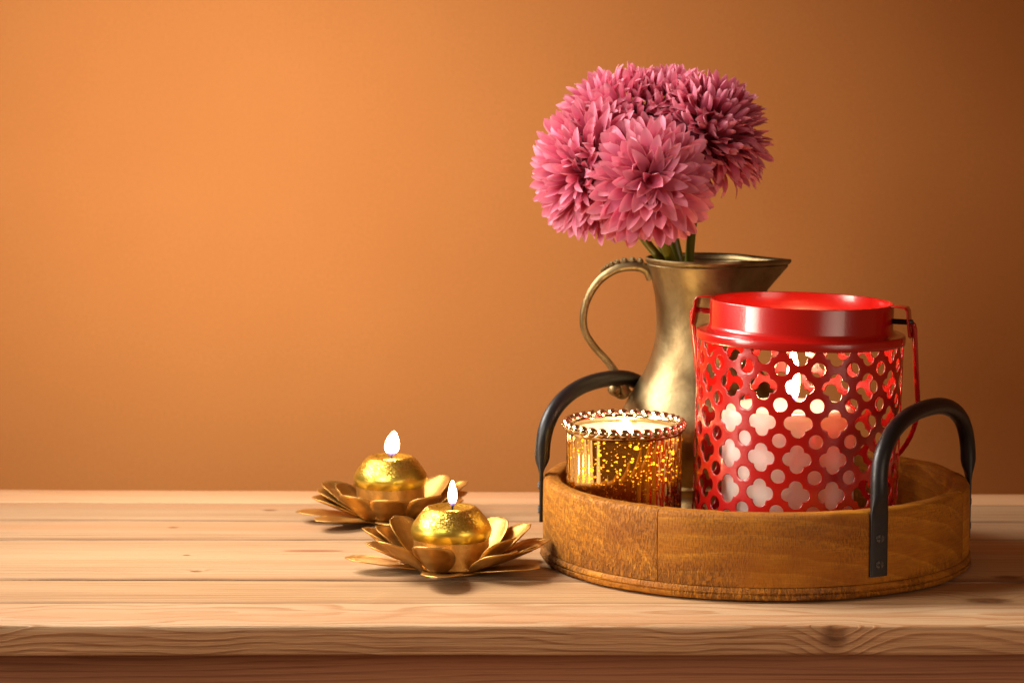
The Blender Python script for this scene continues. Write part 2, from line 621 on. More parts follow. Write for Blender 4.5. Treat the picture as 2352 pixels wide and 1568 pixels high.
def mat_mercury_inner():
    w = NT("frosted_inner_glass")
    v = obj_coord(w)
    vo = w.n("TexVoronoi", feature='F1')
    w.l(v, vo.inputs["Vector"])
    vo.inputs["Scale"].default_value = 110.0
    sc = w.n("SeparateColor")
    w.l(vo.outputs["Color"], sc.inputs[0])
    rad = w.math('MULTIPLY', w.math('SUBTRACT', sc.outputs[0], 0.5, clamp=True), 0.5)
    m = w.math('LESS_THAN', vo.outputs["Distance"], rad)
    sep = w.n("SeparateXYZ")
    w.l(v, sep.inputs[0])
    col = w.mix(m, (0.86, 0.76, 0.60), (0.30, 0.15, 0.04))
    d = w.principled(Base_Color=col, Roughness=0.35)
    t = w.n("BsdfTranslucent")
    t.inputs[0].default_value = (0.95, 0.80, 0.5, 1)
    mx = w.n("MixShader")
    mx.inputs[0].default_value = 0.6
    w.l(d.outputs[0], mx.inputs[1])
    w.l(t.outputs[0], mx.inputs[2])
    return w.done(mx)


M_WALL = mat_wall()
M_BRASS = mat_brass()
M_IRON = mat_iron()
M_RED = mat_red()
M_WAX = mat_wax("ivory_pink_wax", (0.93, 0.76, 0.68), 0.035)
M_CREAM = mat_wax("cream_wax", (0.88, 0.74, 0.50), 0.030, 1.0)
M_GOLD = mat_gold_leaf()
M_GLIT = mat_glitter()
M_PETAL = mat_petal()
M_STEM = mat_plain("green_stem", (0.16, 0.17, 0.012), 0.35, 0, 0.5, 0.3, 60)
M_CORE = mat_plain("flower_core_cloth", (0.20, 0.010, 0.035), 0.8)
M_WICK = mat_plain("burnt_wick", (0.03, 0.025, 0.03), 0.9)
M_BEADG = mat_plain("silvered_glass_bead", (0.90, 0.74, 0.50), 0.12, 1.0, 0.5, 0.05)
M_MOUT = mat_mercury_outer()
M_MIN = mat_mercury_inner()
M_SCREW = mat_plain("dark_screw_steel", (0.15, 0.14, 0.135), 0.4, 0.7)

# ------------------------------------------------------------------ wall
me = mesh("wall", [(-4, 0.62, -1.6), (4, 0.62, -1.6), (4, 0.62, 3.0), (-4, 0.62, 3.0),
                   (-4, 0.70, -1.6), (4, 0.70, -1.6), (4, 0.70, 3.0), (-4, 0.70, 3.0)],
          [(0, 1, 2, 3), (5, 4, 7, 6), (4, 0, 3, 7), (1, 5, 6, 2), (3, 2, 6, 7), (4, 5, 1, 0)], M_WALL, smooth=False)
wall = link("wall", me)
wall['kind'] = 'structure'

# ------------------------------------------------------------------ table
table = thing("table", "rough pine table top of wide pale planks in front of the orange wall", "table", (0, 0, 0))
edges_px = [(1124, 1131), (1152, 1156), (1195, 1196), (1241, 1237), (1330, 1333), (1385, 1383), (1439, 1434)]
XL, XR = -0.95, 0.95
bound = []
for a, b in edges_px:
    pl, pr = at_z(0, a), at_z(2352, b)
    sl = (pr.y - pl.y) / (pr.x - pl.x)
    bound.append((pl.y + sl * (XL - pl.x), pl.y + sl * (XR - pl.x)))
THICK = 0.0207


def plank(name, b_front, b_back, mat, thick, gap, zoff, seed, rnd=0.0016, wear=0.0, front_wear=0.0):
    nx = 150
    vs, fs = [], []
    prof = []
    for cy, cz, a0 in ((1, 0, 0), (0, 0, 90), (0, -1, 180), (1, -1, 270)):
        for k in range(5):
            prof.append((cy, cz, R_(a0 + 90 * k / 4)))
    m = len(prof)
    org = Vector(((XL + XR) / 2, (b_front[0] + b_front[1] + b_back[0] + b_back[1]) / 4, 0))
    for i in range(nx + 1):
        t = i / nx
        x = XL + (XR - XL) * t
        yf = b_front[0] + (b_front[1] - b_front[0]) * t + gap / 2
        yb = b_back[0] + (b_back[1] - b_back[0]) * t - gap / 2
        for cy, cz, a in prof:
            r = rnd
            fw = 0.0
            if cy == 0 and front_wear:
                nn = mnoise.noise((x * 9 + seed, cz * 3.0, seed * 2.0))
                r = rnd * (1.0 + 0.9 * max(-0.5, nn))
                fw = front_wear * mnoise.noise((x * 5.0 + seed * 1.3, cz * 1.7, 4.0 + seed)) + front_wear * 0.5 * mnoise.noise((x * 40, cz * 5, seed))
            yc = (yb - r) if cy else (yf + r)
            zc = (zoff - r) if cz == 0 else (zoff - thick + r)
            wz = wear * mnoise.noise((x * 12 + seed * 3, cy * 7.0, seed)) if cz == 0 else 0.0
            vs.append(Vector((x, yc + r * math.cos(a) + fw, zc + r * math.sin(a) + wz)) - org)
    for i in range(nx):
        for k in range(m):
            k2 = (k + 1) % m
            fs.append((i * m + k, i * m + k2, (i + 1) * m + k2, (i + 1) * m + k))
    fs.append(tuple(range(m)))
    fs.append(tuple(nx * m + k for k in range(m)))
    me = mesh(name, vs, fs, mat)
    fix_normals(me)
    o = link(name, me, table, org)
    sharp(o, 35)
    return o


def half(i):
    return (bound[i][0] + bound[i][1] - bound[i + 1][0] - bound[i + 1][1]) / 4


def ctr(i):
    return (bound[i][0] + bound[i][1] + bound[i + 1][0] + bound[i + 1][1]) / 4


kn4 = at_z(2275, 1373)
kn4b = at_z(2322, 1328)
kn5 = at_z(1925, 1440)
rs = at_z(722, 1264)
woods = [
    pine("pine_rear", (0.66, 0.385, 0.20), (0.56, 0.29, 0.125), (0.02, -0.12), 0.012, 1.0, rough=0.55),
    pine("pine_grey", (0.50, 0.32, 0.175), (0.33, 0.18, 0.08), (-0.06, -0.05), 0.0062, 2.0, edge=[(-half(1), 0.012)], knots=[(-0.20, 0.01, 0, 0.004), (0.30, -0.02, 0, 0.003)]),
    pine("pine_fine", (0.54, 0.35, 0.195), (0.36, 0.195, 0.085), (-0.08, -0.06), 0.0055, 3.0, edge=[(-half(2), 0.009)], knots=[(-0.27, 0.012, 0, 0.0032), (-0.02, -0.015, 0, 0.0026)]),
    pine("pine_wide", (0.57, 0.37, 0.20), (0.38, 0.205, 0.09), (-0.11, -0.05), 0.0055, 4.0, edge=[(-half(3), 0.012)],
         knots=[(kn4b.x, kn4b.y - ctr(3) + 0.008, 0, 0.008), (-0.23, -0.045, 0, 0.0030), (-0.245, 0.015, 0, 0.0022)], resin=(rs.x, rs.y - ctr(3), 0.026, 0.0040)),
    pine("pine_knotty", (0.55, 0.345, 0.175), (0.37, 0.19, 0.075), (-0.09, -0.03), 0.0055, 5.0, edge=[(-half(4), 0.010)],
         knots=[(kn4.x, kn4.y - ctr(4), 0, 0.011)]),
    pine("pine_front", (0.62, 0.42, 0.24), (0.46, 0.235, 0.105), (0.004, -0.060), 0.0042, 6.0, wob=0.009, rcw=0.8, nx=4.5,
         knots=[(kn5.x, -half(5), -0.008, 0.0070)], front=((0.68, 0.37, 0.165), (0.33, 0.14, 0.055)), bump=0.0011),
]
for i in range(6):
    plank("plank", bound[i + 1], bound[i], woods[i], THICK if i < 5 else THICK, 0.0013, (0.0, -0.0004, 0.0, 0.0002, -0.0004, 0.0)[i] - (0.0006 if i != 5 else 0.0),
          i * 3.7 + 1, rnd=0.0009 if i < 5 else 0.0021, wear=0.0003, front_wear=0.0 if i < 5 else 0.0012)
# apron under the front edge and a dark under-board that closes the joints
yf = (bound[6][0] + bound[6][1]) / 2
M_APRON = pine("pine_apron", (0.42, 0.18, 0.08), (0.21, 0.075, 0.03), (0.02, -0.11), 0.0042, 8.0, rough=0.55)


def box(name, x0, x1, y0, y1, z0, z1, mat, parent, bev=0.0):
    c = Vector(((x0 + x1) / 2, (y0 + y1) / 2, (z0 + z1) / 2))
    vs = [Vector((x, y, z)) - c for x in (x0, x1) for y in (y0, y1) for z in (z0, z1)]
    fs = [(0, 1, 3, 2), (4, 6, 7, 5), (0, 4, 5, 1), (2, 3, 7, 6), (0, 2, 6, 4), (1, 5, 7, 3)]
    me = mesh(name, vs, fs, mat, smooth=False)
    fix_normals(me)
    o = link(name, me, parent, c)
    if bev:
        b = o.modifiers.new("bevel", 'BEVEL')
        b.width = bev
        b.segments = 2
    return o


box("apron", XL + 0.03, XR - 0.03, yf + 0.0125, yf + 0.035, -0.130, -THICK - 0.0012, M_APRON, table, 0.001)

# ------------------------------------------------------------------ tray
TX, TY, TR, TH, TW = 0.183, 0.0, 0.1592, 0.0612, 0.0135
tray = thing("serving_tray", "round honey brown wooden tray with two black iron handles", "tray", (TX, TY, 0))
seams = [R_(-120.6), R_(-24.5), R_(66.0), R_(152.0)]
seg_mats = [
    tray_wood("tray_front_wood", 1.0, (0.05, -0.11), 0.0125, 0.18),
    tray_wood("tray_right_wood", 2.2, (0.03, -0.12), 0.011, 0.10, 1.08),
    tray_wood("tray_back_wood", 3.1, (0.10, -0.16), 0.012, 0.2),
    tray_wood("tray_left_wood", 4.4, (0.04, -0.03), 0.0085, 0.75, 1.06),
]
LEDGE = 0.0100


def rim_segment(a0, a1, mat, seed):
    n = 40
    gap = 0.00035 / TR
    # (radius, height) ring of the section, outer side with rounded top
    sec = [(TR, LEDGE), (TR + 0.0003, 0.02), (TR + 0.0003, 0.040), (TR, TH - 0.004), (TR - 0.0012, TH - 0.0012), (TR - 0.0035, TH),
           (TR - TW + 0.003, TH), (TR - TW + 0.0009, TH - 0.0012), (TR - TW, TH - 0.004), (TR - TW, LEDGE)]
    vs, fs, uv = [], [], []
    m = len(sec)
    for i in range(n + 1):
        a = a0 + gap + (a1 - a0 - 2 * gap) * i / n
        run = 0.0
        for j, (r, z) in enumerate(sec):
            w_ = 0.0006 * mnoise.noise((a * 6, z * 30, seed)) + (0.0005 * mnoise.noise((a * 25, j * 2.0, seed + 5)) if 3 <= j <= 8 else 0)
            if j:
                run += math.dist(sec[j], sec[j - 1])
            vs.append(((r + w_) * math.cos(a), (r + w_) * math.sin(a), z + (w_ * 1.2 if 3 <= j <= 8 else 0)))
            uv.append(((a - a0) * TR, LEDGE + run))
    for i in range(n):
        for j in range(m):
            j2 = (j + 1) % m
            fs.append((i * m + j, (i + 1) * m + j, (i + 1) * m + j2, i * m + j2))
    fs.append(tuple(range(m)))
    fs.append(tuple(n * m + j for j in range(m))[::-1])
    me = bpy.data.meshes.new("rim_segment")
    me.from_pydata(vs, [], fs)
    ul = me.uv_layers.new(name="UVMap")
    for lp in me.loops:
        ul.data[lp.index].uv = uv[lp.vertex_index]
    me.materials.append(mat)
    me.polygons.foreach_set("use_smooth", [True] * len(me.polygons))
    bm = bmesh.new()
    bm.from_mesh(me)
    bmesh.ops.recalc_face_normals(bm, faces=bm.faces)
    bm.to_mesh(me)
    bm.free()
    o = link("rim_segment", me, tray)
    sharp(o, 50)
    return o


for k in range(4):
    a1 = seams[(k + 1) % 4]
    if a1 < seams[k]:
        a1 += 2 * PI
    rim_segment(seams[k], a1, seg_mats[k], k * 2.7)

# stepped plywood base under the rim, with two grooves
M_BASE = tray_wood("tray_base_wood", 6.0, (0.2, -0.2), 0.009, 0.30, 1.10)
prof = [(0.0001, 0.0), (TR - 0.004, 0.0), (TR + 0.0008, 0.0008), (TR + 0.0019, 0.0022), (TR + 0.0019, 0.0043), (TR + 0.0006, 0.0048), (TR + 0.0006, 0.0053),
        (TR + 0.0017, 0.0058), (TR + 0.0015, 0.0080), (TR + 0.0006, 0.0092), (TR - 0.0012, 0.0096), (TR - 0.0012, 0.0099), (TR - 0.020, 0.0099),
        (TR - 0.020, 0.0115), (0.0001, 0.0115)]
n = 160
v, f = lathe(prof, n)
vv, uv = [], []
for i, p in enumerate(v):
    a = math.atan2(p[1], p[0])
    r = math.hypot(p[0], p[1])
    if r > TR - 0.006:
        k = 1 + (0.0007 * mnoise.noise((a * 14, p[2] * 200, 3.3)) + 0.0005 * mnoise.noise((a * 60, p[2] * 300, 1.1))) / TR
        uv.append(((a + PI) * TR, p[2] + 0.004))
    else:
        k = 1
        uv.append((p[0], p[1]))
    vv.append((p[0] * k, p[1] * k, p[2]))
me = mesh("tray_base", vv, f, M_BASE, uvs=uv)
o = link("tray_base", me, tray)
sharp(o, 45)
o.data.update()


def iron_handle(azc, half_ang, z_foot, z_top):
    """U shaped iron strap on the outside of the tray, flattened at both feet"""
    ra = TR + 0.0048
    A0, A1 = azc - half_ang, azc + half_ang
    p0 = Vector((ra * math.cos(A0), ra * math.sin(A0), 0))
    p1 = Vector((ra * math.cos(A1), ra * math.sin(A1), 0))
    mid = (p0 + p1) / 2
    ch = (p1 - p0) / 2
    out = Vector((math.cos(azc), math.sin(azc), 0))
    z_leg = 0.074
    pts, flat = [], []
    for k in range(12):
        pts.append(p0 + Vector((0, 0, z_foot + (z_leg - z_foot) * k / 12)))
        flat.append(k / 12)
    for k in range(41):
        t = PI * k / 40
        c, s = math.cos(t), math.sin(t)
        e = 0.84
        cx = math.copysign(abs(c) ** e, c)
        sz = abs(s) ** e
        pts.append(mid - ch * cx + Vector((0, 0, z_leg + (z_top - z_leg) * sz)) + out * (-0.001 * sz))
        flat.append(1.0)
    for k in range(11, -1, -1):
        pts.append(p1 + Vector((0, 0, z_foot + (z_leg - z_foot) * k / 12)))
        flat.append(k / 12)
    # section: superellipse; flat foot 14.5 mm wide and 2.6 mm thick, rod 13 x 12 mm above
    vs, fs = [], []
    m = len(pts)
    nn = 20
    for i, p in enumerate(pts):
        t = (pts[min(i + 1, m - 1)] - pts[max(i - 1, 0)]).normalized()
        az = math.atan2(p.y, p.x)
        u = sstep(0.74, 1.0, flat[i])
        radial = Vector((math.cos(az), math.sin(az), 0)) if i < 12 or i >= m - 12 else None
        if radial is None:
            # blend foot radial into the handle plane's outward normal
            q = (i - 12) / (m - 25)
            ra0 = Vector((math.cos(A0), math.sin(A0), 0))
            ra1 = Vector((math.cos(A1), math.sin(A1), 0))
            w0 = max(0, 1 - q * 5)
            w1 = max(0, 1 - (1 - q) * 5)
            radial = (ra0 * w0 + ra1 * w1 + out * (1 - max(w0, w1))).normalized()
        s = (radial - t * radial.dot(t)).normalized()
        b = t.cross(s)
        ta = 0.0014 + (0.0058 - 0.0014) * u     # across the strap
        wb = 0.0070 + (0.0062 - 0.0070) * u     # along the rim
        ex = 0.35 + 0.65 * u
        off = s * (ta - 0.0046 * (1 - u) - 0.0095 * u)
        for k in range(nn):
            a = 2 * PI * k / nn
            c, sn = math.cos(a), math.sin(a)
            vs.append(p + off + s * (ta * math.copysign(abs(c) ** ex, c)) + b * (wb * math.copysign(abs(sn) ** ex, sn)))
    for i in range(m - 1):
        for k in range(nn):
            k2 = (k + 1) % nn
            fs.append((i * nn + k, i * nn + k2, (i + 1) * nn + k2, (i + 1) * nn + k))
    fs.append(tuple(range(nn)))
    fs.append(tuple((m - 1) * nn + k for k in range(nn)))
    me = mesh("handle", vs, fs, M_IRON)
    fix_normals(me)
    h = link("handle", me, tray)
    sharp(h, 60)
    # two cross head screws on each foot
    for A in (A0, A1):
        for z in (z_foot + 0.0085, z_foot + 0.0270):
            rr = TR + 0.0048 - 0.0046 + 0.0028
            bm = bmesh.new()
            for (r0, r1, d0, d1) in ((0.0031, 0.0029, 0.0, 0.0007), (0.0029, 0.0012, 0.0007, 0.0013)):
                pass
            ns = 24
            ringz = [(0.0032, 0.0), (0.0031, 0.0006), (0.0024, 0.0012), (0.0009, 0.0014)]
            vs2, fs2 = [], []
            for r, d in ringz:
                for k in range(ns):
                    a = 2 * PI * k / ns
                    rad = r
                    dd = d
                    # sunken cross
                    if d > 0.001:
                        x, y = r * math.cos(a), r * math.sin(a)
                        if min(abs(x), abs(y)) < 0.00045:
                            dd = d - 0.0010
                    vs2.append((rad * math.cos(a), rad * math.sin(a), dd))
            for i in range(len(ringz) - 1):
                for k in range(ns):
                    k2 = (k + 1) % ns
                    fs2.append((i * ns + k, i * ns + k2, (i + 1) * ns + k2, (i + 1) * ns + k))
            c0 = len(vs2)
            vs2.append((0, 0, 0.0003))
            for k in range(ns):
                fs2.append(((len(ringz) - 1) * ns + k, (len(ringz) - 1) * ns + (k + 1) % ns, c0))
            bm.free()
            me2 = mesh("screw", vs2, fs2, M_SCREW, smooth=False)
            nrm = Vector((math.cos(A), math.sin(A), 0))
            so = link("screw", me2, h, (rr * math.cos(A), rr * math.sin(A), z))
            so.rotation_euler = nrm.to_track_quat('Z', 'Y').to_euler()
    return h


iron_handle(R_(-31.0), R_(32.0), 0.0150, 0.1225)
iron_handle(R_(146.0), R_(31.0), 0.0255, 0.1240)
FLOOR = 0.0117

# ------------------------------------------------------------------ lantern
LX, LY = 0.2078, -0.035
HROT = R_(-18)
lantern = thing("lantern", "red pierced metal lantern with quatrefoil holes and bail handle standing on tray", "lantern",
                (LX, LY, FLOOR), (0, R_(1.35), 0))
LR, LC = 0.0752, 0.0670
NCOL, PITCHZ = 18, 0.0256
ROW0 = 0.1683 - FLOOR          # centre height of the half hidden top row
BAND = 0.168 - FLOOR
LTOP = 0.1974 - FLOOR


def pierced_body():
    cw = 2 * PI * LR / NCOL
    ch = PITCHZ
    hw, hh = cw / 2, ch / 2
    a, r = 0.0053, 0.0049
    sq = 0.0050
    rc = 0.0051
    n = 72
    angs = [2 * PI * k / n for k in range(n)]
    vid = {}
    verts, faces = [], []

    def add(u, z):
        key = (round(u / cw * 5000) % (5000 * NCOL), round(z * 1e6))
        if key not in vid:
            vid[key] = len(verts)
            th = u / LR
            verts.append((LR * math.sin(th), -LR * math.cos(th), z))
        return vid[key]

    def inner(t):
        c, s = math.cos(t), math.sin(t)
        best = min(sq / max(abs(c), 1e-9), sq / max(abs(s), 1e-9))
        for ox, oy in ((a, 0), (-a, 0), (0, a), (0, -a)):
            bq = c * ox + s * oy
            disc = bq * bq - (ox * ox + oy * oy - r * r)
            if disc >= 0:
                best = max(best, bq + math.sqrt(disc))
        return best

    def outer(t):
        c, s = math.cos(t), math.sin(t)
        d = min(hw / max(abs(c), 1e-9), hh / max(abs(s), 1e-9))
        # quarter circle of the round hole at the cell corner
        ox, oy = math.copysign(hw, c), math.copysign(hh, s)
        bq = c * ox + s * oy
        disc = bq * bq - (ox * ox + oy * oy - rc * rc)
        if disc >= 0:
            d = min(d, bq - math.sqrt(disc))
        return d

    # extra angles so the corners of the outline are met exactly
    ex = []
    for sx in (1, -1):
        for sy in (1, -1):
            ex += [math.atan2(sy * hh, sx * (hw - rc)) % (2 * PI), math.atan2(sy * (hh - rc), sx * hw) % (2 * PI)]
    angs = sorted(set([round(x, 7) for x in angs + ex]))
    n = len(angs)
    rows = [(ROW0 - PITCHZ * k) for k in range(0, 7)]
    for col in range(NCOL):
        uc = col * cw + R_(-6.1) * LR
        for zc in rows:
            ids = []
            for t in angs:
                ri, ro = inner(t), outer(t)
                line = []
                for q in (0.0, 0.12, 0.5, 1.0):
                    rr = ri + (ro - ri) * q
                    u, z = uc + rr * math.cos(t), zc + rr * math.sin(t)
                    line.append((u, z))
                ids.append(line)
            for k in range(n):
                k2 = (k + 1) % n
                for q in range(3):
                    quad = [ids[k][q], ids[k2][q], ids[k2][q + 1], ids[k][q + 1]]
                    zm = sum(p[1] for p in quad) / 4
                    if zm < 0.004 or zm > BAND + 0.003:
                        continue
                    f = [add(u, max(z, 0.001)) for u, z in quad]
                    g = []
                    for x in f:
                        if x not in g:
                            g.append(x)
                    if len(g) >= 3:
                        faces.append(tuple(g))
    me = mesh("pierced_body", verts, faces, M_RED)
    fix_normals(me)
    o = link("pierced_body", me, lantern)
    m = o.modifiers.new("sheet", 'SOLIDIFY')
    m.thickness = 0.0011
    m.offset = -1
    b = o.modifiers.new("bevel", 'BEVEL')
    b.width = 0.0003
    b.segments = 1
    b.limit_method = 'ANGLE'
    b.angle_limit = R_(60)
    w = o.modifiers.new("wn", 'WEIGHTED_NORMAL')
    return o


pierced_body()
ZC = 0.1754 - FLOOR
lathe_part("collar", [(LR - 0.0012, BAND - 0.0002), (LR + 0.0009, BAND), (LR + 0.0012, BAND + 0.0012), (LR + 0.0012, BAND + 0.0052), (LR + 0.0008, BAND + 0.0064),
                      (LR - 0.0006, BAND + 0.0070), (LR - 0.0020, BAND + 0.0068), (LC + 0.0030, BAND + 0.0078), (LC + 0.0010, BAND + 0.0090), (LC, BAND + 0.0112),
                      (LC, LTOP - 0.0006), (LC - 0.0003, LTOP), (LC - 0.0010, LTOP), (LC - 0.0012, LTOP - 0.0006),
                      (LC - 0.0012, BAND + 0.0105), (LC + 0.0005, BAND + 0.0070), (LR - 0.0022, BAND + 0.0055), (LR - 0.0012, BAND + 0.004)],
           M_RED, lantern, 128, True)
lathe_part("bottom_ring", [(LR + 0.0006, 0.0), (LR + 0.0010, 0.0008), (LR + 0.0010, 0.0075), (LR + 0.0002, 0.0085), (LR - 0.0016, 0.0085), (LR - 0.0018, 0.0022),
                           (0.0001, 0.0022), (0.0001, 0.0008), (LR - 0.002, 0.0)], M_RED, lantern, 128)

# brackets (an angled ear on each side), pins and the bail
ZPIN = LTOP - 0.0115
for s in (-1, 1):
    w0 = 0.0085
    outl = [(LC - 0.0002, LTOP - 0.0002), (LC + 0.0040, LTOP + 0.0002), (LC + 0.0100, LTOP - 0.0006), (LC + 0.0118, LTOP - 0.0030), (LC + 0.0130, LTOP - 0.0130),
            (LC + 0.0140, LTOP - 0.0210), (LC + 0.0142, LTOP - 0.0232)]
    wid = [w0 * 0.9, w0, w0, w0, w0, w0 * 0.95, w0 * 0.28]
    vs, fs = [], []
    for (x, z), wd in zip(outl, wid):
        for t in (-1, 0, 1):
            vs.append((s * x, t * wd, z))
    for i in range(len(outl) - 1):
        for t in (0, 1):
            fs.append((i * 3 + t, i * 3 + t + 1, (i + 1) * 3 + t + 1, (i + 1) * 3 + t))
    me = mesh("bracket", vs, fs, M_RED)
    fix_normals(me)
    br = link("bracket", me, lantern, (0, 0, 0), (0, 0, HROT))
    mo = br.modifiers.new("sheet", 'SOLIDIFY')
    mo.thickness = 0.0010
    bv = br.modifiers.new("bevel", 'BEVEL')
    bv.width = 0.0003
    bv.segments = 2
    tube_part("pin", [(s * (LC - 0.0004), 0, ZPIN), (s * (LC + 0.008), 0, ZPIN), (s * (LC + 0.0150), 0, ZPIN)], 0.0020, M_RED if s < 0 else M_IRON, br, 16)

tilt = R_(28)
bw = LC + 0.0158
dv = Vector((0, math.sin(tilt), -math.cos(tilt)))
pz = Vector((0, 0, ZPIN))
bail = [Vector((-(LC + 0.0135), 0, 0)) + pz, Vector((-(bw - 0.0024), 0, 0)) + pz + dv * 0.0004, Vector((-(bw - 0.0006), 0, 0)) + pz + dv * 0.0022, Vector((-bw, 0, 0)) + pz + dv * 0.0055]
for k in range(1, 9):
    bail.append(Vector((-bw, 0, 0)) + pz + dv * (0.0055 + 0.0645 * k / 8))
for k in range(1, 32):
    a = PI * k / 32
    bail.append(Vector((-bw * math.cos(a), 0, 0)) + pz + dv * (0.070 + bw * math.sin(a)))
for k in range(8, -1, -1):
    bail.append(Vector((bw, 0, 0)) + pz + dv * (0.0055 + 0.0645 * k / 8))
bail += [Vector((bw - 0.0006, 0, 0)) + pz + dv * 0.0022, Vector((bw - 0.0024, 0, 0)) + pz + dv * 0.0004, Vector(((LC + 0.0135), 0, 0)) + pz]
bh = tube_part("bail_handle", bail, 0.0020, M_RED, lantern, 14)
bh.rotation_euler = (0, 0, HROT)


# ------------------------------------------------------------------ candles
def flame_mesh(h, w, lean=0.0, name="flame", strength=40.0):
    prof = [(0.00, 0.10), (0.05, 0.42), (0.14, 0.72), (0.26, 0.93), (0.38, 1.0), (0.52, 0.96), (0.66, 0.84), (0.80, 0.63), (0.90, 0.42), (0.96, 0.25), (1.0, 0.04)]
    vs, fs = [], []
    n = 20
    for t, r in prof:
        for k in range(n):
            a = 2 * PI * k / n
            vs.append((r * w / 2 * math.cos(a) + lean * t * t * h, r * w / 2 * math.sin(a) * 0.8, t * h))
    for i in range(len(prof) - 1):
        for k in range(n):
            k2 = (k + 1) % n
            fs.append((i * n + k, i * n + k2, (i + 1) * n + k2, (i + 1) * n + k))
    fs.append(tuple(range(n))[::-1])
    fs.append(tuple((len(prof) - 1) * n + k for k in range(n)))
    return mesh(name, vs, fs, mat_flame(strength, 0.0, h))


def wick_flame(parent, x, y, z, h, w, lean, strength, wick_h=0.008):
    tube_part("wick", spline([(x - 0.0006, y, z - 0.003), (x, y, z + wick_h * 0.5), (x + 0.0010, y - 0.0006, z + wick_h)], 5), 0.0008, M_WICK, parent, 8)
    link("flame", flame_mesh(h, w, lean, "flame", strength), parent, (x, y, z + wick_h * 0.55))


CX = 0.2035
pillar = thing("pillar_candle", "thick pale pink pillar candle burning inside the red lantern", "candle", (CX, LY, FLOOR + 0.0025))
PH, PR = 0.1055, 0.0485
lathe_part("wax_body", [(0.0001, 0), (PR - 0.001, 0), (PR, 0.001), (PR, PH - 0.006), (PR - 0.0008, PH - 0.0028), (PR - 0.003, PH - 0.0008), (PR - 0.006, PH),
                        (PR - 0.010, PH - 0.0012), (0.025, PH - 0.0045), (0.010, PH - 0.0055), (0.0001, PH - 0.0058)], M_WAX, pillar, 96)
wick_flame(pillar, 0.0030, 0.0, PH - 0.0058, 0.042, 0.0102, 0.0, 190.0, 0.011)

# mercury glass votive
GX, GY = 0.0833, -0.020
GH, GR = 0.0905, 0.0430
votive = thing("candle_glass", "gold mercury glass candle holder with fluted sides and beaded rim", "candle holder", (GX, GY, FLOOR + 0.0015), (R_(2.2), 0, 0))
NF = 32
sub = 6
vs, fs = [], []
levels = [0.0, 0.0015, 0.004, 0.02, 0.04, 0.06, 0.075, GH - 0.004]
for li, z in enumerate(levels):
    sc = 0.93 if li == 0 else (0.985 if li == 1 else 1.0)
    for k in range(NF * sub):
        a = 2 * PI * k / (NF * sub) + 0.06
        q = (k % sub) / sub - 0.5
        r = GR * math.cos(PI / NF) / math.cos(q * 2 * PI / NF) + 0.0007 * (0.25 - q * q) * 4 - 0.0005
        vs.append((r * sc * math.cos(a), r * sc * math.sin(a), z))
N = NF * sub
for i in range(len(levels) - 1):
    for k in range(N):
        k2 = (k + 1) % N
        fs.append((i * N + k, i * N + k2, (i + 1) * N + k2, (i + 1) * N + k))
me = mesh("fluted_glass", vs, fs, M_MOUT)
o = link("fluted_glass", me, votive)
sharp(o, 20)
lathe_part("inner_glass", [(0.001, 0.003), (GR - 0.006, 0.003), (GR - 0.0035, 0.005), (GR - 0.0030, 0.02), (GR - 0.0030, GH + 0.001)], M_MIN, votive, 96)
lathe_part("rim_ring", [(GR - 0.0036, GH - 0.005), (GR + 0.0002, GH - 0.005), (GR + 0.0010, GH - 0.002), (GR - 0.0010, GH + 0.0008), (GR - 0.0034, GH + 0.0006)], M_BEADG, votive, 96, True)
bv, bf = lathe([(0.0001, -0.0042)] + [(0.0042 * math.sin(PI * k / 10), -0.0042 * math.cos(PI * k / 10)) for k in range(1, 10)] + [(0.0001, 0.0042)], 16)
bead_me = mesh("bead", [(x * 0.82, y * 1.10, z * 0.92) for x, y, z in bv], bf, M_BEADG)
for k in range(NF):
    a = 2 * PI * (k + 0.5) / NF + 0.06
    link("bead", bead_me, votive, ((GR - 0.0002) * math.cos(a), (GR - 0.0002) * math.sin(a), GH + 0.0005), (0, 0, a))
vc = thing("votive_candle", "cream candle burning low inside the gold speckled glass", "candle", (GX, GY, FLOOR + 0.0035))
VH = 0.050
lathe_part("wax_body", [(0.0001, 0), (GR - 0.0068, 0.0), (GR - 0.0040, 0.002), (GR - 0.0036, 0.004), (GR - 0.0036, VH), (GR - 0.006, VH - 0.0008), (0.010, VH - 0.002), (0.0001, VH - 0.002)], M_CREAM, vc, 64)
wick_flame(vc, 0.001, 0.0, VH - 0.002, 0.042, 0.0170, 0.0, 130.0, 0.006)

# ------------------------------------------------------------------ jug
JX, JY = 0.1508, 0.100
jug = thing("jug", "antique brass jug with beaded handle and pointed spout holding pink flowers", "jug", (JX, JY, FLOOR))
jp = [(0.0440, 0.0), (0.0455, 0.0015), (0.0455, 0.0050), (0.0435, 0.0065), (0.0440, 0.0090), (0.0425, 0.0120), (0.0400, 0.0160), (0.0385, 0.0200), (0.0400, 0.0250), (0.0430, 0.0275),
      (0.0420, 0.0300), (0.0450, 0.0345), (0.0540, 0.0450), (0.0615, 0.0570), (0.0650, 0.0680), (0.0655, 0.0770), (0.0630, 0.0870), (0.0585, 0.0960), (0.0530, 0.1050),
      (0.0475, 0.1145), (0.0428, 0.1240), (0.0396, 0.1340), (0.0379, 0.1450), (0.0374, 0.1550), (0.0376, 0.1650), (0.0388, 0.1760), (0.0408, 0.1860), (0.0432, 0.1950),
      (0.0448, 0.1995), (0.0451, 0.2005), (0.0446, 0.2012), (0.0456, 0.2020), (0.0465, 0.2036), (0.0467, 0.2050), (0.0462, 0.2060)]
JTOP = 0.2060
SP = 1.46
n = 128
vs, fs = [], []


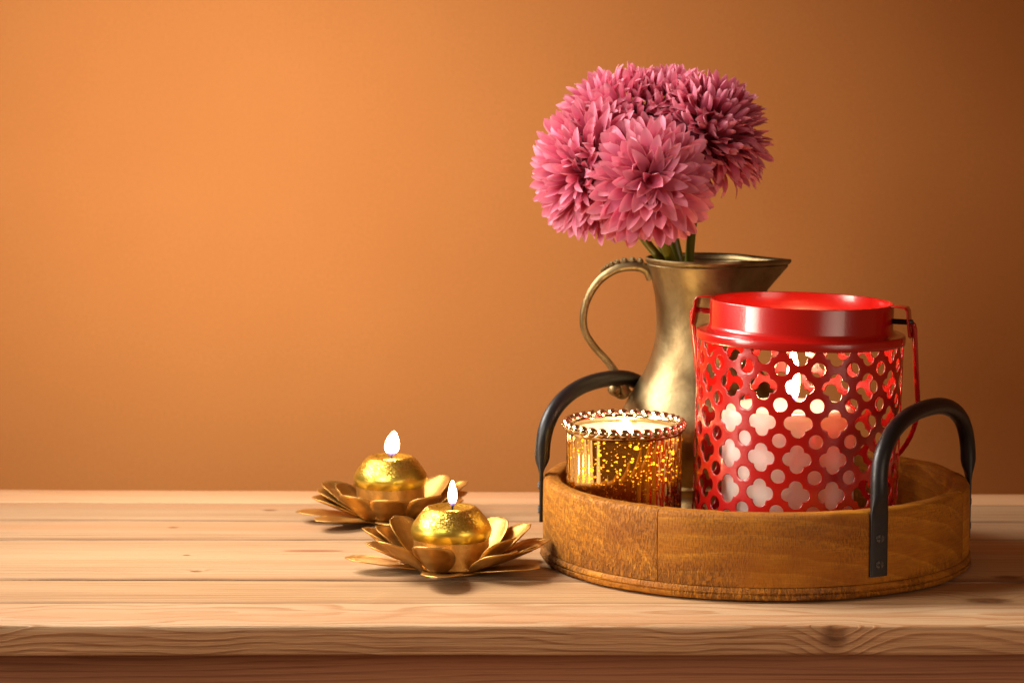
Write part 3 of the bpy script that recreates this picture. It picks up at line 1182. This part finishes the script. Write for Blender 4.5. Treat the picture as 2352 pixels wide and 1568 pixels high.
def spout(theta, z, r):
    """pulls the rim out into a pointed lip along +X"""
    k = sstep(0.150, 0.2020, z) ** 1.25
    d = 1 + (SP - 1) * k
    if d <= 1.0005:
        return r
    th = abs((theta + PI) % (2 * PI) - PI)
    ph = math.acos(1 / d)
    return r / math.cos(ph - th) if th < ph else r


def spout_drop(theta, z):
    th = abs((theta + PI) % (2 * PI) - PI)
    return 0.0015 * sstep(0.19, 0.206, z) * max(0, 1 - th / 0.9)


prof_all = [(r, z) for r, z in jp] + [(r - 0.0014 if z > 0.199 else r - 0.0018, z) for r, z in reversed(jp) if z > 0.05]
# denser angles near the tip so that it stays pointed
angs = []
for k in range(n):
    t = -1 + 2 * k / n
    angs.append(PI * math.copysign(abs(t) ** 1.25, t))
for r, z in prof_all:
    for a in angs:
        rr = spout(a, z, r)
        vs.append((rr * math.cos(a), rr * math.sin(a), z - spout_drop(a, z)))
m = len(prof_all)
for i in range(m - 1):
    for k in range(n):
        k2 = (k + 1) % n
        fs.append((i * n + k, i * n + k2, (i + 1) * n + k2, (i + 1) * n + k))
fs.append(tuple(range(n))[::-1])
fs.append(tuple((m - 1) * n + k for k in range(n)))
me = mesh("body", vs, fs, M_BRASS)
fix_normals(me)
o = link("body", me, jug)
sharp(o, 50)
hp = [(1497, 640), (1488, 622), (1470, 612), (1440, 611), (1408, 620), (1376, 644), (1352, 680), (1340, 722), (1344, 762), (1366, 797), (1395, 829), (1418, 862), (1433, 893), (1443, 905)]
hpts = [at_y(x, y, JY) - Vector((JX, JY, FLOOR)) for x, y in hp]


def handle_rad(t):
    w = 0.0042 - 0.0013 * sstep(0.1, 0.55, t) + 0.0010 * sstep(0.75, 0.95, t)
    return (w, w * 1.25 if t < 0.35 else w)


tube_part("handle", spline(hpts, 6), handle_rad, M_BRASS, jug, 14, ref=(0.3, -0.05, 0.95))
bc = at_y(1413, 893, JY) - Vector((JX, JY, FLOOR))
sv, sf = lathe([(0.0001, -1)] + [(math.sin(PI * k / 12), -math.cos(PI * k / 12)) for k in range(1, 12)] + [(0.0001, 1)], 20)
ball_me = mesh("curl_ball", [(x * 0.0060, y * 0.0060, z * 0.0056) for x, y, z in sv], sf, M_BRASS)
link("curl_ball", ball_me, jug, bc)
tube_part("curl_foot", spline([at_y(1436, 886, JY) - Vector((JX, JY, FLOOR)), at_y(1438, 902, JY) - Vector((JX, JY, FLOOR)), at_y(1428, 908, JY) - Vector((JX, JY, FLOOR)), at_y(1415, 902, JY) - Vector((JX, JY, FLOOR))], 5),
          0.0030, M_BRASS, jug, 12)
rb_me = mesh("bead", [(x, y, z) for x, y, z in sv], sf, M_BRASS)
for (x, y, r) in ((1469, 600, 0.0036), (1451, 598, 0.0036), (1433, 599, 0.0034), (1417, 602, 0.0030), (1404, 606, 0.0026), (1394, 611, 0.0022), (1387, 616, 0.0018), (1381, 621, 0.0014)):
    b = link("bead", rb_me, jug, at_y(x, y, JY) - Vector((JX, JY, FLOOR)))
    b.scale = (r * 0.84, r * 0.84, r * 0.84)

# ------------------------------------------------------------------ flowers
def petal_mesh(L, W, cup, bend, tip, seed):
    rnd = random.Random(seed)
    ts = (0.0, 0.22, 0.48, 0.70, 0.86, 0.95, 1.0)
    nl, nw = 6, 4
    vs, fs, uv = [], [], []
    tw = rnd.uniform(-0.35, 0.35)
    for i in range(nl + 1):
        t = ts[i]
        if t < 0.6:
            w = W * 0.5 * (0.34 + 0.66 * math.sin(PI * 0.5 * t / 0.6))
        else:
            w = W * 0.5 * math.sqrt(max(0.0, 1 - ((t - 0.6) / 0.40) ** 2))
        if i == nl:
            w = W * 0.05
        ang = bend * (t ** 2)
        cx = L * t + (tip if i == nl else 0)
        for j in range(nw + 1):
            s = -1 + 2 * j / nw
            y = s * w
            z = cup * (s * s) * (w / (W * 0.5)) * (0.5 + 0.5 * t)
            tt = tw * t
            y2, z2 = y * math.cos(tt) - z * math.sin(tt), y * math.sin(tt) + z * math.cos(tt)
            vs.append((cx * math.cos(ang * 0.5), y2, z2 + cx * math.sin(ang * 0.5)))
            uv.append((j / nw, t))
    for i in range(nl):
        for j in range(nw):
            q = i * (nw + 1) + j
            fs.append((q, q + 1, q + nw + 2, q + nw + 1))
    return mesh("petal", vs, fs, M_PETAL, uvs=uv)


PETALS = [petal_mesh(1.0, w, c, b, 0.025, s) for s, (w, c, b) in enumerate(
    ((0.30, 0.06, -0.25), (0.33, 0.07, 0.05), (0.28, 0.09, 0.25), (0.32, 0.05, -0.5), (0.35, 0.08, 0.15), (0.27, 0.10, -0.1), (0.31, 0.12, -0.7), (0.29, 0.04, -0.9), (0.33, 0.13, 0.4)))]

MOUTH = Vector((JX, JY, FLOOR + 0.17))
#  name: label, centre px, depth, radius, axis, petals, petal length factor, mouth px
FL = [
    ("pink chrysanthemum facing the camera with open dark centre, front of the bunch", (1490, 412), 0.032, 0.0490, (0.0, -0.95, 0.02), 290, 1.0, 0.30, (1545, 605), (1516, 530), 0.0040, -0.95),
    ("pink chrysanthemum on the left edge of the bunch, hanging lowest", (1392, 392), 0.072, 0.0590, (-0.55, -0.75, -0.05), 560, 0.86, 0.18, (1523, 600), (1468, 532), 0.0034, -0.90),
    ("pink chrysanthemum at the upper left of the bunch, behind the front flower", (1442, 333), 0.098, 0.0620, (-0.40, -0.30, 0.85), 760, 0.74, -0.22, (1533, 602), (1498, 505), 0.0028, -0.55),
    ("topmost pink chrysanthemum, above the front flower and left of the shaded one", (1528, 322), 0.100, 0.0590, (0.05, -0.30, 0.95), 760, 0.72, -0.28, (1562, 606), (1541, 510), 0.0042, -0.55),
    ("pink chrysanthemum on the right edge of the bunch, partly in shade", (1606, 326), 0.082, 0.0550, (0.50, -0.35, 0.75), 600, 0.88, 0.04, (1583, 607), (1597, 450), 0.0036, -0.72),
]
centres = [at_y(*f[1], f[2]) for f in FL]
for fi, (label, cpx, dep, rad, ax, cnt, plen, leanf, mpx, upx, sr, zlow) in enumerate(FL):
    c = centres[fi]
    fl = thing("chrysanthemum", label, "flower", c, group="pink flowers in the brass jug")
    axis = Vector(ax).normalized()
    e1 = axis.orthogonal().normalized()
    e2 = axis.cross(e1)
    rnd = random.Random(100 + fi)
    lathe_part("flower_core", [(0.0001, -rad * 0.56), (rad * 0.36, -rad * 0.45), (rad * 0.58, -rad * 0.15), (rad * 0.58, rad * 0.15), (rad * 0.36, rad * 0.45), (0.0001, rad * 0.56)], M_CORE, fl, 16)
    ga = PI * (3 - math.sqrt(5))
    view = (Vector((0, CAM_Y, CAM_H)) - c).normalized()
    made = 0
    for k in range(cnt):
        if made >= 300:
            break
        cosp = 1 - (1.72 * (k + 0.5) / cnt)
        phi = math.acos(max(-1, min(1, cosp)))
        th = k * ga + rnd.uniform(-0.12, 0.12)
        tang = e1 * math.cos(th) + e2 * math.sin(th)
        lean = leanf * (1 - math.exp(-phi * 1.6)) + rnd.gauss(0.04, 0.13)
        pd = axis * math.cos(phi) + tang * math.sin(phi)
        ph2 = max(0.02, min(phi + lean, PI * 0.97))
        d = axis * math.cos(ph2) + tang * math.sin(ph2)
        tipp = c + pd * rad
        if any((tipp - cc).length < FL[j][3] * 0.84 for j, cc in enumerate(centres) if j != fi):
            continue
        if pd.dot(view) < -0.30 or pd.z < zlow:
            continue
        made += 1
        L = 0.031 * plen * rnd.uniform(0.86, 1.14)
        if fi == 0:
            L *= 1.12 - 0.16 * phi
        elif phi < 0.5:
            L *= 0.9
        if phi > 2.0:
            L *= 1.10
        tip = pd * rad * rnd.uniform(0.93, 1.05) * (1.10 if (fi == 0 and pd.z < -0.35) else 1.0)
        if fi < 2 and pd.z < -0.3:
            L *= 1.2
        start = tip - d * L
        zin = (axis - d * axis.dot(d))
        if zin.length < 1e-3:
            zin = e1.copy()
        zin.normalize()
        y = zin.cross(d).normalized()
        zz = d.cross(y)
        rollm = Matrix.Rotation(rnd.gauss(0, 0.30), 3, 'X')
        rot = Matrix((d, y, zz)).transposed() @ rollm
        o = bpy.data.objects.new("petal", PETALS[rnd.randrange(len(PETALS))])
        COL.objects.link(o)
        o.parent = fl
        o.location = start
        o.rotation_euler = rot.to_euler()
        wv = rnd.uniform(0.88, 1.15)
        o.scale = (L, L * wv * (0.98 if fi == 0 else 0.92), L)
    # stem: from inside the jug up to the head
    m1 = at_y(mpx[0], mpx[1], JY - 0.020 + 0.006 * fi)
    u1 = at_y(upx[0], upx[1], (JY - 0.020 + 0.006 * fi) * 0.5 + dep * 0.5)
    low = m1 + (m1 - u1) * 0.9
    low.x += (JX - low.x) * 0.5
    low.y += (JY - low.y) * 0.5
    pts = spline([low - c, m1 - c, u1 - c, (u1 - c) * 0.45, Vector((0, 0, 0))], 7)
    tube_part("stem", pts, lambda t, s=sr: (s, s), M_STEM, fl, 10)

# ------------------------------------------------------------------ lotus holders
def lotus_petal(L, W, cup, bend, seed):
    nl, nw = 12, 8
    vs, fs = [], []
    for i in range(nl + 1):
        t = i / nl
        # rounded oval that narrows to a stalk
        w = W / 2 * max(0.0, 1 - abs((t - 0.60) / 0.60) ** 2.2) ** 0.62 if t < 0.6 else W / 2 * max(0.0, 1 - ((t - 0.60) / 0.40) ** 2.1) ** 0.55
        w = max(w, W * 0.02 if t > 0.9 else W * 0.16)
        for j in range(nw + 1):
            s = -1 + 2 * j / nw
            vs.append((L * t, s * w, cup * W * (s * w / (W / 2)) ** 2 + bend * L * t * t + 0.0004 * mnoise.noise((t * 4, s * 2, seed))))
    for i in range(nl):
        for j in range(nw):
            q = i * (nw + 1) + j
            fs.append((q, q + 1, q + nw + 2, q + nw + 1))
    return mesh("petal", vs, fs, M_GOLD)


LP = [lotus_petal(0.058, 0.030, 0.06, 0.04, 1.0), lotus_petal(0.052, 0.032, 0.14, 0.10, 2.0), lotus_petal(0.048, 0.032, 0.16, 0.10, 3.0)]


def lotus(label, x, y, rot, flat, midl, upl, cup_h):
    t = thing("lotus_candle_holder", label, "candle holder", (x, y, 0), (0, 0, R_(rot)), group="gold lotus candle holders on the table")
    for lay, items, r0, z0 in ((0, flat, 0.016, 0.0012), (1, midl, 0.021, 0.0022), (2, upl, 0.0265, 0.0034)):
        for az, el, ls in items:
            o = link("petal", LP[lay], t)
            a = R_(az)
            o.location = (r0 * math.cos(a), r0 * math.sin(a), z0)
            o.rotation_euler = (Matrix.Rotation(a, 3, 'Z') @ Matrix.Rotation(-R_(el), 3, 'Y')).to_euler()
            o.scale = (ls, 1.0, 1.0)
            m = o.modifiers.new("sheet", 'SOLIDIFY')
            m.thickness = 0.0007
            m.offset = 0
    lathe_part("base_plate", [(0.0001, 0.0004), (0.024, 0.0004), (0.0245, 0.0012), (0.024, 0.0020), (0.0001, 0.0020)], M_GOLD, t, 48)
    lathe_part("cup", [(0.0001, 0.0035), (0.0255, 0.0035), (0.0272, 0.0048), (0.0278, cup_h), (0.0272, cup_h), (0.0266, 0.0058), (0.0001, 0.0050)], M_GOLD, t, 64, split=50)
    return t


lotus("gold metal lotus candle holder in front, nearest the tray", -0.0441, -0.055, 0,
      [(182, 6, 1.08), (264, 7, 1.05), (331, 6, 1.0), (36, 6, 1), (84, 6, 1), (134, 6, 1)],
      [(318, 19, 0.84), (350, 16, 0.94), (7, 15, 1.06), (167, 13, 0.9), (62, 16, 0.9), (112, 16, 0.9)],
      [(214, 29, 0.92), (252, 36, 0.70), (328, 37, 0.77), (17, 33, 0.92), (183, 31, 1.0), (171, 36, 0.85), (144, 43, 0.86), (46, 41, 0.82), (92, 44, 0.75)], 0.0255)
lotus("gold metal lotus candle holder farther back, left of the other one", -0.0980, 0.145, 0,
      [(184, 4, 1.05), (222, 5, 1.05), (276, 6, 1.0), (326, 6, 0.95), (40, 6, 1), (90, 6, 1)],
      [(177, 14, 0.88), (167, 20, 0.88), (12, 17, 0.88), (60, 18, 0.9), (115, 18, 0.9)],
      [(232, 34, 0.74), (271, 32, 0.72), (312, 32, 0.76), (18, 27, 0.95), (33, 39, 0.82), (153, 26, 0.90), (165, 42, 0.65), (90, 40, 0.75)], 0.0290)


def gold_candle(label, x, y, z, h, fl_h, fl_w, lean):
    t = thing("gold_candle", label, "candle", (x, y, z), group="gold glitter candles in lotus holders")
    prof = [(0.0001, 0.0), (0.018, 0.0), (0.0225, 0.0010), (0.0262, 0.0050), (0.0288, 0.0095), (0.0297, 0.0130), (0.0294, 0.0155), (0.0274, 0.0190), (0.0242, 0.0232), (0.0208, 0.0270),
            (0.0186, 0.0288), (0.0166, 0.0296), (0.0148, 0.0291), (0.0120, 0.0277), (0.0060, 0.0268), (0.0001, 0.0266)]
    prof = [(r, q * h / 0.0296) for r, q in prof]
    v, f = lathe(prof, 72)
    v2 = []
    for p in v:
        k = 1 + 0.005 * mnoise.noise((p[0] * 60 + x * 50, p[1] * 60, p[2] * 60))
        v2.append((p[0] * k, p[1] * k, p[2] + 0.0003 * mnoise.noise((p[0] * 80, p[1] * 80 + x * 90, 2.0))))
    me = mesh("wax_body", v2, f, M_GLIT)
    fix_normals(me)
    link("wax_body", me, t)
    wick_flame(t, 0.0008, 0.0, h * 0.88, fl_h, fl_w, lean, 110.0, 0.0065)
    return t


gold_candle("gold glitter candle with small flame in the front lotus holder", -0.0441, -0.055, 0.0162, 0.0315, 0.0195, 0.0066, 0.0)
gold_candle("gold glitter candle with tall wide flame in the rear lotus holder", -0.0980, 0.145, 0.0200, 0.0325, 0.0205, 0.0118, 0.10)
